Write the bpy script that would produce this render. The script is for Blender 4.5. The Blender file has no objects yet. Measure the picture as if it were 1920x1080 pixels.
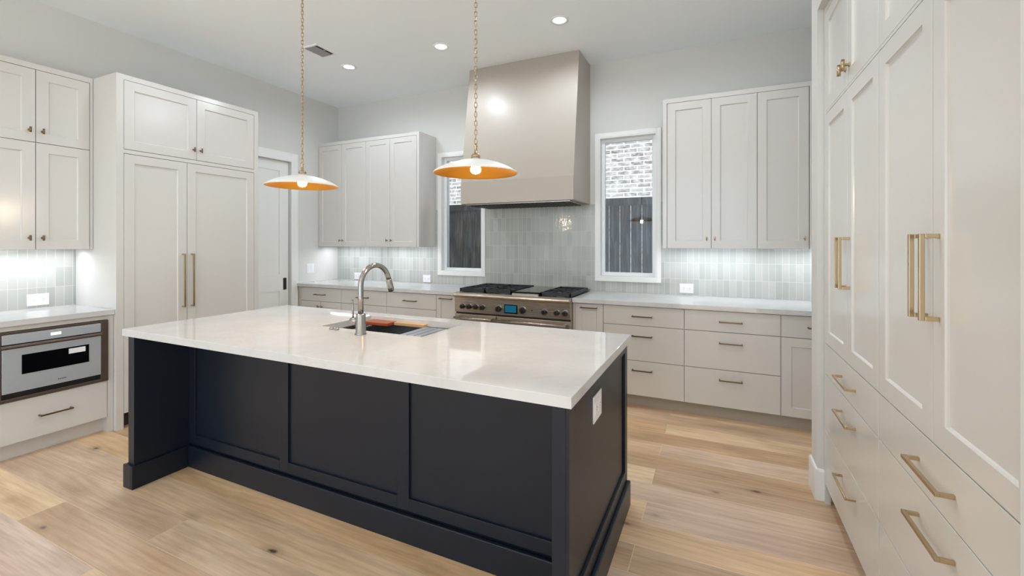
import bpy, bmesh, math, random
from mathutils import Vector, Matrix
C = bpy.context.scene.collection
SC = bpy.context.scene
PI = math.pi

# ------------------------------------------------------------------ camera, world, lights, exposure
cam_d = bpy.data.cameras.new('camera')
cam = bpy.data.objects.new('camera', cam_d); C.objects.link(cam)
F_PX, HORIZON, VPX = 831.5, 454.5, 1345.0
cam_d.sensor_fit = 'HORIZONTAL'; cam_d.sensor_width = 36.0
cam_d.lens = F_PX / 1920 * 36.0
cam_d.shift_y = -(540 - HORIZON) / 1920
cam.location = (0, 0, 1.414)
cam.rotation_euler = (PI / 2, 0, math.atan2(VPX - 960, F_PX))
cam_d.clip_start = 0.02
SC.camera = cam

SC.view_settings.view_transform = 'Standard'
SC.view_settings.look = 'None'
SC.view_settings.gamma = 1.0
SC.view_settings.use_curve_mapping = False
SC.view_settings.exposure = 0.49
try:
    SC.cycles.diffuse_bounces = 7
    SC.cycles.max_bounces = 12
    SC.cycles.sample_clamp_indirect = 6.0
except Exception:
    pass

world = bpy.data.worlds.new('daylight'); SC.world = world; world.use_nodes = True
wb = world.node_tree.nodes['Background']
wb.inputs[0].default_value = (0.80, 0.91, 1.0, 1); wb.inputs[1].default_value = 1.0


def lamp(name, kind, loc, energy, color=(1, 1, 1), rot=(0, 0, 0), **kw):
    d = bpy.data.lights.new(name, kind); d.energy = energy; d.color = color
    for k, v in kw.items(): setattr(d, k, v)
    o = bpy.data.objects.new(name, d); C.objects.link(o); o.location = loc; o.rotation_euler = rot
    return o

# daylight entering through the big glazed end of the room, behind the camera
lamp('daylight_rear', 'AREA', (-1.4, -4.4, 1.75), 40, (0.76, 0.89, 1.0), (PI / 2, 0, 0), shape='RECTANGLE', size=6.0, size_y=2.6)
# sun from the right, behind the camera: added so its floor bounce lifts the ceiling
lamp('sun', 'SUN', (8, -4, 8), 12.0, (0.82, 0.93, 1.0), Vector((-0.66, 0.36, -0.70)).to_track_quat('-Z', 'Y').to_euler(), angle=math.radians(1.0))


# spots added without fixtures, unseen nearer the camera, to lift the general light
for dx, dy, dw in ((-3.5, 1.9, 25), (-0.02, 1.9, 34), (-3.5, 0.3, 24), (-3.5, -1.6, 30), (-1.76, -1.6, 24)):
        lamp('fill_spot_near', 'SPOT', (dx, dy, 3.24), dw, (0.81, 0.91, 1.0), spot_size=math.radians(140), spot_blend=0.8, shadow_soft_size=0.06)


lamp('downlight_corner', 'SPOT', (-0.02, 3.49, 3.24), 15, (0.88, 0.94, 1.0), spot_size=math.radians(172), spot_blend=0.8, shadow_soft_size=0.06)

# ------------------------------------------------------------------ materials
def lin(c):
    return tuple(((v / 255) / 12.92 if v / 255 <= 0.04045 else ((v / 255 + 0.055) / 1.055) ** 2.4) for v in c) + (1.0,)


def mat(name, rgb, rough=0.5, metal=0.0, spec=0.5, bump=0.0, bscale=200.0, var=0.0, coat=0.0):
    m = bpy.data.materials.new(name); m.use_nodes = True
    nt = m.node_tree; b = nt.nodes['Principled BSDF']
    b.inputs['Base Color'].default_value = lin(rgb)
    b.inputs['Roughness'].default_value = rough
    b.inputs['Metallic'].default_value = metal
    b.inputs['Specular IOR Level'].default_value = spec
    b.inputs['Coat Weight'].default_value = coat
    if bump or var:
        tc = nt.nodes.new('ShaderNodeTexCoord')
        n = nt.nodes.new('ShaderNodeTexNoise'); n.inputs['Scale'].default_value = bscale
        n.inputs['Detail'].default_value = 3
        nt.links.new(tc.outputs['Object'], n.inputs['Vector'])
        if bump:
            bp = nt.nodes.new('ShaderNodeBump'); bp.inputs['Strength'].default_value = bump
            bp.inputs['Distance'].default_value = 0.002
            nt.links.new(n.outputs['Fac'], bp.inputs['Height']); nt.links.new(bp.outputs[0], b.inputs['Normal'])
        if var:
            r = nt.nodes.new('ShaderNodeMapRange')
            r.inputs['To Min'].default_value = max(0.02, rough - var); r.inputs['To Max'].default_value = rough + var
            nt.links.new(n.outputs['Fac'], r.inputs['Value']); nt.links.new(r.outputs[0], b.inputs['Roughness'])
    return m


def brushed(name, rgb, rough, axis_scale, strength=0.12, metal=1.0):
    m = mat(name, rgb, rough, metal)
    nt = m.node_tree; b = nt.nodes['Principled BSDF']
    tc = nt.nodes.new('ShaderNodeTexCoord'); mp = nt.nodes.new('ShaderNodeMapping')
    mp.inputs['Scale'].default_value = axis_scale
    n = nt.nodes.new('ShaderNodeTexNoise'); n.inputs['Scale'].default_value = 1.0; n.inputs['Detail'].default_value = 2
    r = nt.nodes.new('ShaderNodeMapRange'); r.inputs['To Min'].default_value = rough - strength; r.inputs['To Max'].default_value = rough + strength
    nt.links.new(tc.outputs['Object'], mp.inputs[0]); nt.links.new(mp.outputs[0], n.inputs['Vector'])
    nt.links.new(n.outputs['Fac'], r.inputs['Value']); nt.links.new(r.outputs[0], b.inputs['Roughness'])
    return m


def emit(name, rgb, strength):
    m = bpy.data.materials.new(name); m.use_nodes = True
    nt = m.node_tree; nt.nodes.clear()
    e = nt.nodes.new('ShaderNodeEmission'); e.inputs[0].default_value = rgb + (1,); e.inputs[1].default_value = strength
    o = nt.nodes.new('ShaderNodeOutputMaterial'); nt.links.new(e.outputs[0], o.inputs[0])
    return m


M = {}
M['wall'] = mat('wall_paint', (215, 215, 212), 0.7, bump=0.05, bscale=350)
M['ceiling'] = mat('ceiling_paint', (240, 246, 250), 0.8, bump=0.05, bscale=300)
M['trim'] = mat('white_trim_paint', (238, 239, 238), 0.35)
M['cab'] = mat('greige_cabinet_paint', (212, 210, 206), 0.2, spec=0.9, bump=0.006, bscale=500)
M['hood'] = mat('greige_hood_paint', (177, 169, 159), 0.36, spec=0.4, bump=0.01, bscale=500)
M['island'] = mat('charcoal_island_paint', (24, 31, 42), 0.36, spec=0.36, bump=0.02, bscale=500)
M['toe'] = mat('toe_kick_grey', (176, 170, 160), 0.5, bump=0.02)
M['dark_toe'] = mat('dark_toe_grille', (52, 48, 48), 0.5, bump=0.02)
M['brass'] = mat('satin_brass', (190, 167, 133), 0.24, 1.0, bump=0.01, bscale=900)
M['brass_shaded'] = mat('shaded_brass', (128, 108, 82), 0.34, 1.0, bump=0.01, bscale=900)  # same brass, with the dark surroundings it reflects put into the colour
M['gold'] = mat('gold_leaf', (228, 158, 56), 0.4, 1.0, bump=0.25, bscale=60)
M['shade'] = mat('white_shade_enamel', (234, 234, 231), 0.4, bump=0.02)
M['steel'] = brushed('brushed_steel', (176, 172, 166), 0.27, (4, 300, 300))
M['steel_warm'] = brushed('brushed_range_steel', (190, 176, 160), 0.27, (3, 60, 700), 0.012, metal=0.7)
M['steel_dark'] = brushed('sink_steel', (150, 154, 160), 0.36, (300, 4, 300), 0.04, metal=0.75)
M['mw_steel'] = brushed('microwave_steel', (188, 196, 204), 0.42, (300, 3, 300), metal=0.45)
M['mw_trim'] = brushed('microwave_side_steel', (112, 98, 88), 0.32, (6, 6, 300), 0.05, metal=0.6)
M['rack'] = brushed('rack_steel', (150, 158, 170), 0.35, (300, 4, 300), 0.05, metal=0.5)
M['chrome'] = mat('polished_nickel', (168, 165, 162), 0.17, 1.0, var=0.02, bscale=80)
M['iron'] = mat('cast_iron', (34, 36, 42), 0.42, bump=0.15, bscale=400)
M['black_gloss'] = mat('black_glass', (8, 8, 10), 0.06, var=0.02, bscale=20)
M['black'] = mat('matte_black', (22, 22, 24), 0.45, bump=0.02)
M['knob_black'] = mat('range_knob_black', (42, 36, 33), 0.3, bump=0.02)
M['plastic'] = mat('white_plastic', (240, 241, 243), 0.3, bump=0.01)
M['slot'] = mat('socket_slot', (150, 150, 152), 0.5, bump=0.01)
M['sticker'] = mat('paper_sticker', (232, 234, 240), 0.6, bump=0.02)
M['screen_blue'] = emit('blue_screen', (0.02, 0.2, 0.32), 0.4)
M['screen_white'] = emit('white_screen', (0.86, 0.95, 1.0), 1.0)
M['lens'] = emit('downlight_lens', (1.0, 0.98, 0.95), 6.0)
M['bulb'] = emit('warm_bulb', (1.0, 0.88, 0.66), 70.0)
M['strip'] = emit('led_strip', (0.93, 0.95, 1.0), 4.0)
M['cherry'] = mat('cherry_wood', (150, 74, 40), 0.4, bump=0.1, bscale=60)
M['maple'] = mat('maple_wood', (196, 160, 118), 0.45, bump=0.1, bscale=60)
M['vinyl'] = mat('window_vinyl', (236, 240, 243), 0.3, bump=0.01)
M['ground'] = mat('outdoor_gravel', (150, 145, 135), 0.9, bump=0.5, bscale=30)

g = bpy.data.materials.new('window_glass'); g.use_nodes = True
nt = g.node_tree; nt.nodes.clear()
tr = nt.nodes.new('ShaderNodeBsdfTransparent'); gl = nt.nodes.new('ShaderNodeBsdfGlossy'); gl.inputs['Roughness'].default_value = 0.02
fr = nt.nodes.new('ShaderNodeFresnel'); fr.inputs[0].default_value = 1.45
mx = nt.nodes.new('ShaderNodeMixShader'); ou = nt.nodes.new('ShaderNodeOutputMaterial')
nt.links.new(fr.outputs[0], mx.inputs[0]); nt.links.new(tr.outputs[0], mx.inputs[1]); nt.links.new(gl.outputs[0], mx.inputs[2]); nt.links.new(mx.outputs[0], ou.inputs[0])
M['glass'] = g


class NT:
    def __init__(s, name, rough):
        s.m = bpy.data.materials.new(name); s.m.use_nodes = True; s.t = s.m.node_tree
        s.b = s.t.nodes['Principled BSDF']; s.b.inputs['Roughness'].default_value = rough
        s.co = s.n('TexCoord').outputs['Object']
    def n(s, k, **kw):
        x = s.t.nodes.new('ShaderNode' + k)
        for a, v in kw.items(): setattr(x, a, v)
        return x
    def l(s, a, b): s.t.links.new(a, b)
    def mapping(s, scale=(1, 1, 1), loc=(0, 0, 0), rot=(0, 0, 0), src=None):
        x = s.n('Mapping'); x.inputs['Scale'].default_value = scale; x.inputs['Location'].default_value = loc; x.inputs['Rotation'].default_value = rot
        s.l(src or s.co, x.inputs[0]); return x.outputs[0]
    def noise(s, vec, scale=1, detail=4, rough=0.5, dist=0):
        x = s.n('TexNoise'); x.inputs['Scale'].default_value = scale; x.inputs['Detail'].default_value = detail
        x.inputs['Roughness'].default_value = rough; x.inputs['Distortion'].default_value = dist
        s.l(vec, x.inputs['Vector']); return x.outputs['Fac']
    def ramp(s, fac, stops):
        x = s.n('ValToRGB'); e = x.color_ramp.elements
        while len(e) < len(stops): e.new(0.5)
        for q, (p, c) in zip(e, stops): q.position = p; q.color = c
        s.l(fac, x.inputs[0]); return x.outputs[0]
    def mix(s, fac, a, b, mode='MIX'):
        x = s.n('Mix', data_type='RGBA', blend_type=mode)
        for v, i in ((fac, 0), (a, 6), (b, 7)):
            if hasattr(v, 'links'): s.l(v, x.inputs[i])
            else: x.inputs[i].default_value = v
        return x.outputs[2]
    def math(s, op, a, b=0.0):
        x = s.n('Math', operation=op)
        for v, i in ((a, 0), (b, 1)):
            if hasattr(v, 'links'): s.l(v, x.inputs[i])
            else: x.inputs[i].default_value = v
        return x.outputs[0]
    def bump(s, h, strength, dist=0.002):
        x = s.n('Bump'); x.inputs['Strength'].default_value = strength; x.inputs['Distance'].default_value = dist
        s.l(h, x.inputs['Height']); s.l(x.outputs[0], s.b.inputs['Normal'])


W1, K1 = (1, 1, 1, 1), (0, 0, 0, 1)


def plank_floor():
    q = NT('oak_planks', 0.34)
    v = q.mapping(loc=(0.35, -0.985 + 1.9, 0))
    br = q.n('TexBrick', offset=0.37, offset_frequency=2)
    for k, val in (('Scale', 1), ('Mortar Size', 0.0012), ('Mortar Smooth', 0.3), ('Bias', 0), ('Brick Width', 2.1), ('Row Height', 0.19)): br.inputs[k].default_value = val
    br.inputs['Color1'].default_value = K1; br.inputs['Color2'].default_value = W1; br.inputs['Mortar'].default_value = (0.5, 0.5, 0.5, 1)
    q.l(v, br.inputs['Vector'])
    tone = br.outputs['Color']
    off = q.n('VectorMath', operation='MULTIPLY_ADD'); off.inputs[1].default_value = (7, 3, 5)
    q.l(tone, off.inputs[0]); q.l(v, off.inputs[2])
    pv = off.outputs[0]
    big = q.noise(q.mapping((0.9, 4.0, 1), src=pv), 1.6, 5, 0.55, 0.6)
    fine = q.noise(q.mapping((3.0, 70.0, 1), src=pv), 1.5, 4, 0.6)
    wav = q.n('TexWave', wave_type='BANDS', bands_direction='Y')
    wav.inputs['Scale'].default_value = 3.2; wav.inputs['Distortion'].default_value = 9.0; wav.inputs['Detail'].default_value = 3; wav.inputs['Detail Scale'].default_value = 0.9
    q.l(q.mapping((0.5, 2.2, 1), src=pv), wav.inputs['Vector'])
    tn = q.ramp(tone, [(0.0, lin((210, 180, 150))), (0.2, lin((242, 208, 166))), (0.42, lin((226, 200, 178))), (0.62, lin((250, 222, 184))), (0.82, lin((236, 213, 196))), (1.0, lin((253, 232, 204)))])
    c = q.mix(1.0, tn, q.ramp(big, [(0.22, lin((206, 196, 186))), (0.5, lin((238, 234, 230))), (0.72, W1)]), 'MULTIPLY')
    c = q.mix(0.4, c, q.ramp(fine, [(0.3, lin((206, 196, 184))), (0.62, W1)]), 'MULTIPLY')
    c = q.mix(0.14, c, q.ramp(wav.outputs['Fac'], [(0.1, lin((190, 172, 150))), (0.6, W1)]), 'MULTIPLY')
    vo = q.n('TexVoronoi', feature='F1'); vo.inputs['Scale'].default_value = 1.0; vo.inputs['Randomness'].default_value = 1.0
    q.l(q.mapping((2.5, 5.2, 1), loc=(0.35, 0.6, 0)), vo.inputs['Vector'])
    wob = q.math('ADD', vo.outputs['Distance'], q.math('MULTIPLY', q.math('SUBTRACT', q.noise(q.mapping((8, 14, 1)), 2.5, 2), 0.5), 0.06))
    halo = q.ramp(wob, [(0.03, W1), (0.22, K1)])
    core = q.ramp(wob, [(0.03, W1), (0.08, K1)])
    c = q.mix(q.math('MULTIPLY', halo, 0.42), c, lin((124, 96, 76)))
    c = q.mix(q.math('MULTIPLY', core, 0.85), c, lin((62, 46, 38)))
    c = q.mix(q.math('MULTIPLY', br.outputs['Fac'], 0.55), c, lin((244, 226, 200)))  # pale plank joints: bevel highlights put into the colour
    q.l(c, q.b.inputs['Base Color'])
    rr = q.n('MapRange'); rr.inputs['To Min'].default_value = 0.3; rr.inputs['To Max'].default_value = 0.46
    q.l(fine, rr.inputs['Value']); q.l(rr.outputs[0], q.b.inputs['Roughness'])
    h = q.math('SUBTRACT', q.math('MULTIPLY', fine, 0.25), br.outputs['Fac'])
    q.bump(h, 0.18, 0.001)
    return q.m


def quartz():
    q = NT('white_quartz', 0.035)
    n1 = q.noise(q.mapping((1, 1.6, 1), rot=(0, 0, 0.5)), 1.1, 6, 0.6, 1.2)
    vein = q.ramp(q.math('ABSOLUTE', q.math('SUBTRACT', n1, 0.5)), [(0.0, W1), (0.012, K1)])
    n2 = q.noise(q.mapping((1.3, 1, 1), loc=(3, 1, 0), rot=(0, 0, -0.6)), 2.1, 6, 0.6, 1.0)
    vein2 = q.ramp(q.math('ABSOLUTE', q.math('SUBTRACT', n2, 0.52)), [(0.0, W1), (0.008, K1)])
    cl = q.noise(q.mapping((2, 2, 2)), 1.5, 4, 0.6)
    c = q.ramp(cl, [(0.3, lin((200, 201, 201))), (0.7, lin((211, 212, 213)))])
    c = q.mix(q.math('MULTIPLY', vein, 0.16), c, lin((188, 172, 156)))
    c = q.mix(q.math('MULTIPLY', vein2, 0.1), c, lin((180, 176, 172)))
    q.l(c, q.b.inputs['Base Color']); q.b.inputs['Specular IOR Level'].default_value = 0.95
    return q.m


def tile(name, swap):
    q = NT(name, 0.1)
    sp = q.n('SeparateXYZ'); q.l(q.co, sp.inputs[0]); cb = q.n('CombineXYZ')
    q.l(sp.outputs['Y' if swap else 'X'], cb.inputs['X'])
    q.l(q.math('ADD', sp.outputs['Z'], -0.914 + 1.545), cb.inputs['Y'])
    br = q.n('TexBrick', offset=0.0)
    for k, val in (('Scale', 1), ('Mortar Size', 0.0014), ('Mortar Smooth', 0.15), ('Bias', 0), ('Brick Width', 0.0515), ('Row Height', 0.1545)): br.inputs[k].default_value = val
    br.inputs['Color1'].default_value = K1; br.inputs['Color2'].default_value = W1; br.inputs['Mortar'].default_value = (0.5, 0.5, 0.5, 1)
    q.l(cb.outputs[0], br.inputs['Vector'])
    c = q.ramp(br.outputs['Color'], [(0.0, lin((172, 176, 171))), (1.0, lin((188, 191, 187)))])
    c = q.mix(br.outputs['Fac'], c, lin((206, 206, 202)))
    q.l(c, q.b.inputs['Base Color'])
    q.l(q.math('MULTIPLY_ADD', br.outputs['Fac'], 0.5), q.b.inputs['Roughness'])
    rr = q.n('MapRange'); rr.inputs['To Min'].default_value = 0.1; rr.inputs['To Max'].default_value = 0.7
    q.l(br.outputs['Fac'], rr.inputs['Value']); q.l(rr.outputs[0], q.b.inputs['Roughness'])
    wv = q.noise(q.mapping((1, 1, 1)), 22, 2, 0.5)
    h = q.math('SUBTRACT', q.math('ADD', q.math('MULTIPLY', wv, 1.6), q.math('MULTIPLY', br.outputs['Color'], 0.35)), q.math('MULTIPLY', br.outputs['Fac'], 1.0))
    q.bump(h, 0.35, 0.0025)
    return q.m


def brickwork():
    q = NT('whitewashed_brick', 0.85)
    sp = q.n('SeparateXYZ'); q.l(q.co, sp.inputs[0]); cb = q.n('CombineXYZ'); q.l(sp.outputs['X'], cb.inputs['X']); q.l(sp.outputs['Z'], cb.inputs['Y'])
    br = q.n('TexBrick', offset=0.5)
    for k, val in (('Scale', 1), ('Mortar Size', 0.011), ('Mortar Smooth', 0.4), ('Bias', -0.1), ('Brick Width', 0.215), ('Row Height', 0.072)): br.inputs[k].default_value = val
    br.inputs['Color1'].default_value = lin((92, 78, 70)); br.inputs['Color2'].default_value = lin((146, 136, 130)); br.inputs['Mortar'].default_value = lin((176, 175, 174))
    q.l(cb.outputs[0], br.inputs['Vector'])
    wash = q.noise(q.mapping((6, 6, 16)), 1.6, 4, 0.6)
    c = q.mix(q.ramp(wash, [(0.4, K1), (0.72, W1)]), br.outputs['Color'], lin((176, 175, 174)))
    q.l(c, q.b.inputs['Base Color']); q.bump(br.outputs['Fac'], -0.4, 0.006)
    return q.m


def fence_wood():
    q = NT('weathered_fence', 0.8)
    a = q.noise(q.mapping((18, 18, 1.5)), 1.5, 5, 0.65, 0.4)
    b = q.noise(q.mapping((2.2, 2.2, 1.4)), 1.8, 3, 0.5)
    c = q.ramp(a, [(0.28, lin((14, 11, 10))), (0.5, lin((58, 50, 45))), (0.7, lin((118, 110, 104)))])
    c = q.mix(q.ramp(b, [(0.4, K1), (0.65, W1)]), c, q.ramp(a, [(0.3, lin((34, 42, 48))), (0.7, lin((112, 122, 128)))]))
    q.l(c, q.b.inputs['Base Color']); q.bump(a, 0.4, 0.004)
    return q.m


M['floor'] = plank_floor(); M['quartz'] = quartz(); M['tile_b'] = tile('grey_stacked_tile', False); M['tile_l'] = tile('grey_stacked_tile_side', True)
M['brick'] = brickwork(); M['fence'] = fence_wood()


# ------------------------------------------------------------------ mesh helpers
class MB:
    def __init__(s): s.v = []; s.f = []; s.sm = []
    def face(s, idx, smooth=False): s.f.append(tuple(idx)); s.sm.append(smooth)
    def pts(s, ps):
        b = len(s.v); s.v += [tuple(p) for p in ps]; return list(range(b, b + len(ps)))
    def box(s, x0, x1, y0, y1, z0, z1):
        i = s.pts([(x0, y0, z0), (x1, y0, z0), (x1, y1, z0), (x0, y1, z0), (x0, y0, z1), (x1, y0, z1), (x1, y1, z1), (x0, y1, z1)])
        for f in ((0, 3, 2, 1), (4, 5, 6, 7), (0, 1, 5, 4), (1, 2, 6, 5), (2, 3, 7, 6), (3, 0, 4, 7)): s.face([i[k] for k in f])
        return s
    def prism(s, poly, y0, y1, axis='y'):
        """extrude polygon (list of 2d) along an axis; y: poly is (x,z); x: poly is (y,z)"""
        n = len(poly)
        def P(p, t): return (p[0], t, p[1]) if axis == 'y' else ((t, p[0], p[1]) if axis == 'x' else (p[0], p[1], t))
        a = s.pts([P(p, y0) for p in poly]); b = s.pts([P(p, y1) for p in poly])
        s.face(a); s.face(b[::-1])
        for k in range(n): s.face([a[(k + 1) % n], a[k], b[k], b[(k + 1) % n]])
        return s
    def tube(s, path, r, n=12, closed=False, caps=True):
        path = [Vector(p) for p in path]; rings = []
        m = len(path); up = None
        for k, p in enumerate(path):
            if closed: t = path[(k + 1) % m] - path[k - 1]
            else: t = (path[min(k + 1, m - 1)] - path[max(k - 1, 0)])
            t.normalize()
            if up is None:
                up = Vector((0, 0, 1)) if abs(t.z) < 0.9 else Vector((1, 0, 0))
            u = up - t * up.dot(t); u.normalize(); w = t.cross(u); up = u
            rr = r[k] if isinstance(r, (list, tuple)) else r
            rings.append(s.pts([p + u * (rr * math.cos(2 * PI * j / n)) + w * (rr * math.sin(2 * PI * j / n)) for j in range(n)]))
        for k in range(m if closed else m - 1):
            a, b = rings[k], rings[(k + 1) % m]
            for j in range(n): s.face([a[j], a[(j + 1) % n], b[(j + 1) % n], b[j]], True)
        if caps and not closed: s.face(rings[0][::-1]); s.face(rings[-1])
        return s
    def lathe(s, prof, c=(0, 0, 0), n=48, axis='z', cap0=False, cap1=False):
        rings = []
        for r, h in prof:
            ring = []
            for j in range(n):
                a = 2 * PI * j / n; x, y = r * math.cos(a), r * math.sin(a)
                p = (x, y, h) if axis == 'z' else ((x, h, y) if axis == 'y' else (h, x, y))
                ring.append((c[0] + p[0], c[1] + p[1], c[2] + p[2]))
            rings.append(s.pts(ring))
        for a, b in zip(rings, rings[1:]):
            for j in range(n): s.face([a[j], a[(j + 1) % n], b[(j + 1) % n], b[j]], True)
        if cap0: s.face(rings[0][::-1])
        if cap1: s.face(rings[-1])
        return s
    def cyl(s, c, r, h, axis='z', n=24): return s.lathe([(r, 0), (r, h)], c, n, axis, True, True)
    def build(s, name, m, parent=None, bevel=0.0, seg=2, recalc=True):
        me = bpy.data.meshes.new(name); me.from_pydata(s.v, [], s.f)
        for p, sm in zip(me.polygons, s.sm): p.use_smooth = sm
        if recalc:
            bm = bmesh.new(); bm.from_mesh(me); bmesh.ops.recalc_face_normals(bm, faces=bm.faces); bm.to_mesh(me); bm.free()
        o = bpy.data.objects.new(name, me); C.objects.link(o)
        me.materials.append(m)
        if parent is not None: o.parent = parent
        if bevel:
            md = o.modifiers.new('bevel', 'BEVEL'); md.width = bevel; md.segments = seg; md.limit_method = 'ANGLE'; md.angle_limit = math.radians(40)
        return o


def tag(o, label=None, cat=None, group=None, kind=None):
    if label: o['label'] = label
    if cat: o['category'] = cat
    if group: o['group'] = group
    if kind: o['kind'] = kind
    return o


def thing(name, label, cat, loc=(0, 0, 0), rz=0.0, group=None):
    o = bpy.data.objects.new(name, None); C.objects.link(o); o.empty_display_size = 0.1
    o.location = loc; o.rotation_euler = (0, 0, rz)
    return tag(o, label, cat, group)


def struct(name, mb, m, bevel=0.0):
    o = mb.build(name, m, None, bevel); o['kind'] = 'structure'; return o


# ------------------------------------------------------------------ dimensions
CEIL = 3.253
XL = -4.71          # left wall surface
YB = 4.51           # back wall surface
XR = 0.50           # stub wall surface on the right
CT0, CT1 = 0.876, 0.914

# ------------------------------------------------------------------ the shell
struct('floor', MB().box(-4.95, 3.6, -4.6, 4.75, -0.05, 0), M['floor'])
struct('ceiling', MB().box(-4.95, 3.6, -4.6, 4.75, CEIL, CEIL + 0.1), M['ceiling'])
WIN = [(-3.03, -2.462, 1.062, 2.45), (-1.10, -0.535, 1.062, 2.485)]     # clear openings
w = MB()
xs = [-4.95]
for x0, x1, z0, z1 in WIN:
    w.box(xs[-1], x0, YB, YB + 0.17, 0, CEIL); w.box(x0, x1, YB, YB + 0.17, 0, z0); w.box(x0, x1, YB, YB + 0.17, z1, CEIL); xs.append(x1)
w.box(xs[-1], 1.2, YB, YB + 0.17, 0, CEIL)
struct('wall_back', w, M['wall'])
DY0, DY1, DZ = 3.0, 3.765, 2.39
w = MB().box(XL - 0.14, XL, -4.6, DY0, 0, CEIL).box(XL - 0.14, XL, DY1, YB, 0, CEIL).box(XL - 0.14, XL, DY0, DY1, DZ, CEIL)
struct('wall_left', w, M['wall'])
w = MB().box(XR, 1.35, 2.925, 3.085, 0, CEIL).box(XR, 1.35, 1.12, 2.925, 2.692, CEIL).box(XR, 1.35, 0.55, 1.12, 0, CEIL)
w.box(1.18, 1.35, 1.12, 2.925, 0, 2.692).box(0.94, 1.35, 3.085, YB, 0, CEIL)
struct('wall_right', w, M['wall'])
w = MB()
prof = [(0, 0), (0.013, 0), (0.013, 0.158), (0.009, 0.168), (0, 0.170)]
w.prism([(XR - a, z) for a, z in prof], 2.912, 3.098, 'y')
w.prism([(2.925 - a, z) for a, z in prof], XR - 0.0, 0.532, 'x')
w.prism([(3.085 + a, z) for a, z in prof], XR - 0.0, 0.93, 'x')
struct('baseboard_right', w, M['trim'])

# windows with casing, sash and pane
for k, (x0, x1, z0, z1) in enumerate(WIN):
    cw = 0.042
    c = MB()
    yf = YB - 0.02
    c.box(x0 - cw, x0, yf, YB, z0 - cw, z1 + cw).box(x1, x1 + cw, yf, YB, z0 - cw, z1 + cw).box(x0, x1, yf, YB, z1, z1 + cw).box(x0, x1, yf, YB, z0 - cw, z0)
    root = c.build('window_%d' % (k + 1), M['trim'], None, 0.003); root['kind'] = 'structure'
    j = MB(); t = 0.012
    j.box(x0, x0 + t, YB - 0.018, YB + 0.16, z0, z1).box(x1 - t, x1, YB - 0.018, YB + 0.16, z0, z1).box(x0 + t, x1 - t, YB - 0.018, YB + 0.16, z1 - t, z1).box(x0 + t, x1 - t, YB - 0.018, YB + 0.16, z0, z0 + t)
    j.build('window_jamb', M['trim'], root)
    s_ = MB(); a, b, e, f = x0 + t, x1 - t, z0 + t, z1 - t; q = 0.036; y0, y1 = YB + 0.045, YB + 0.09
    s_.box(a, a + q, y0, y1, e, f).box(b - q, b, y0, y1, e, f).box(a + q, b - q, y0, y1, f - q, f).box(a + q, b - q, y0, y1, e, e + q)
    sh = s_.build('sash', M['vinyl'], root, 0.003)
    MB().box(a + q, b - q, y0 + 0.02, y0 + 0.026, e + q, f - q).build('pane', M['glass'], sh)

# pocket door in the left wall
d = MB()
d.box(XL, XL + 0.018, DY1, DY1 + 0.092, 0, DZ + 0.105).box(XL, XL + 0.018, DY0 - 0.092, DY0, 0, DZ + 0.105).box(XL, XL + 0.018, DY0, DY1, DZ, DZ + 0.105)
door = d.build('door_1', M['trim'], None, 0.003); door['kind'] = 'structure'
s_ = MB()
dx1, dx0, dr = XL - 0.03, XL - 0.07, XL - 0.042
sy = 0.118; y0, y1 = DY0, DY1 - 0.012
def shaker_rect(mb, a, b, c_, e, holes, front, rec, back, horiz='y'):
    pass
s_.box(dx0, dr, y0, y1, 0.008, DZ - 0.004)
for (a, b, e, f) in ((y0, y0 + sy, 0.008, DZ - 0.004), (y1 - sy, y1, 0.008, DZ - 0.004), (y0 + sy, y1 - sy, DZ - 0.12, DZ - 0.004), (y0 + sy, y1 - sy, 0.835, 1.033), (y0 + sy, y1 - sy, 0.008, 0.24)):
    s_.box(dr, dx1, a, b, e, f)
ds = s_.build('door_slab', M['trim'], door)
p = MB().box(dx1, dx1 + 0.004, 3.684, 3.728, 0.845, 0.987); p.build('flush_pull', M['black'], ds, 0.002)['label'] = 'black recessed flush pull'


# ------------------------------------------------------------------ cabinet parts (local frame: x along the front, -y faces out)
def shaker(x0, x1, z0, z1, st=0.066, y=0.0, dep=0.009, th=0.02):
    m = MB(); ch = 0.004
    def R(a, yy): return m.pts([(x0 + a, yy, z0 + a), (x1 - a, yy, z0 + a), (x1 - a, yy, z1 - a), (x0 + a, yy, z1 - a)])
    o0, o1, i0, i1, i2, bk = R(0, y + 0.001), R(0.001, y), R(st, y), R(st + 0.002, y + 0.005), R(st + 0.002 + ch, y + dep), R(0, y + th)
    for A, B in ((o0, o1), (o1, i0), (i0, i1), (i1, i2), (bk, o0)):
        for k in range(4): m.face([A[k], A[(k + 1) % 4], B[(k + 1) % 4], B[k]])
    m.face(i2); m.face(bk[::-1])
    return m


def slab(x0, x1, z0, z1, y=0.0, th=0.02): return MB().box(x0, x1, y, y + th, z0, z1)


def bar_h(cx, z, L, y=0.0, so=0.034, t=0.0095):
    m = MB(); a, b = cx - L / 2, cx + L / 2
    m.box(a, b, y - so - t / 2, y - so + t / 2, z - t / 2, z + t / 2)
    for e in (a, b - t): m.box(e, e + t, y - so + t / 2, y, z - t / 2, z + t / 2)
    return m


def bar_v(x, z0, z1, y=0.0, so=0.036, t=0.012):
    m = MB()
    m.box(x - t / 2, x + t / 2, y - so - t / 2, y - so + t / 2, z0, z1)
    for e in (z0, z1 - t): m.box(x - t / 2, x + t / 2, y - so + t / 2, y, e, e + t)
    return m


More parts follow.
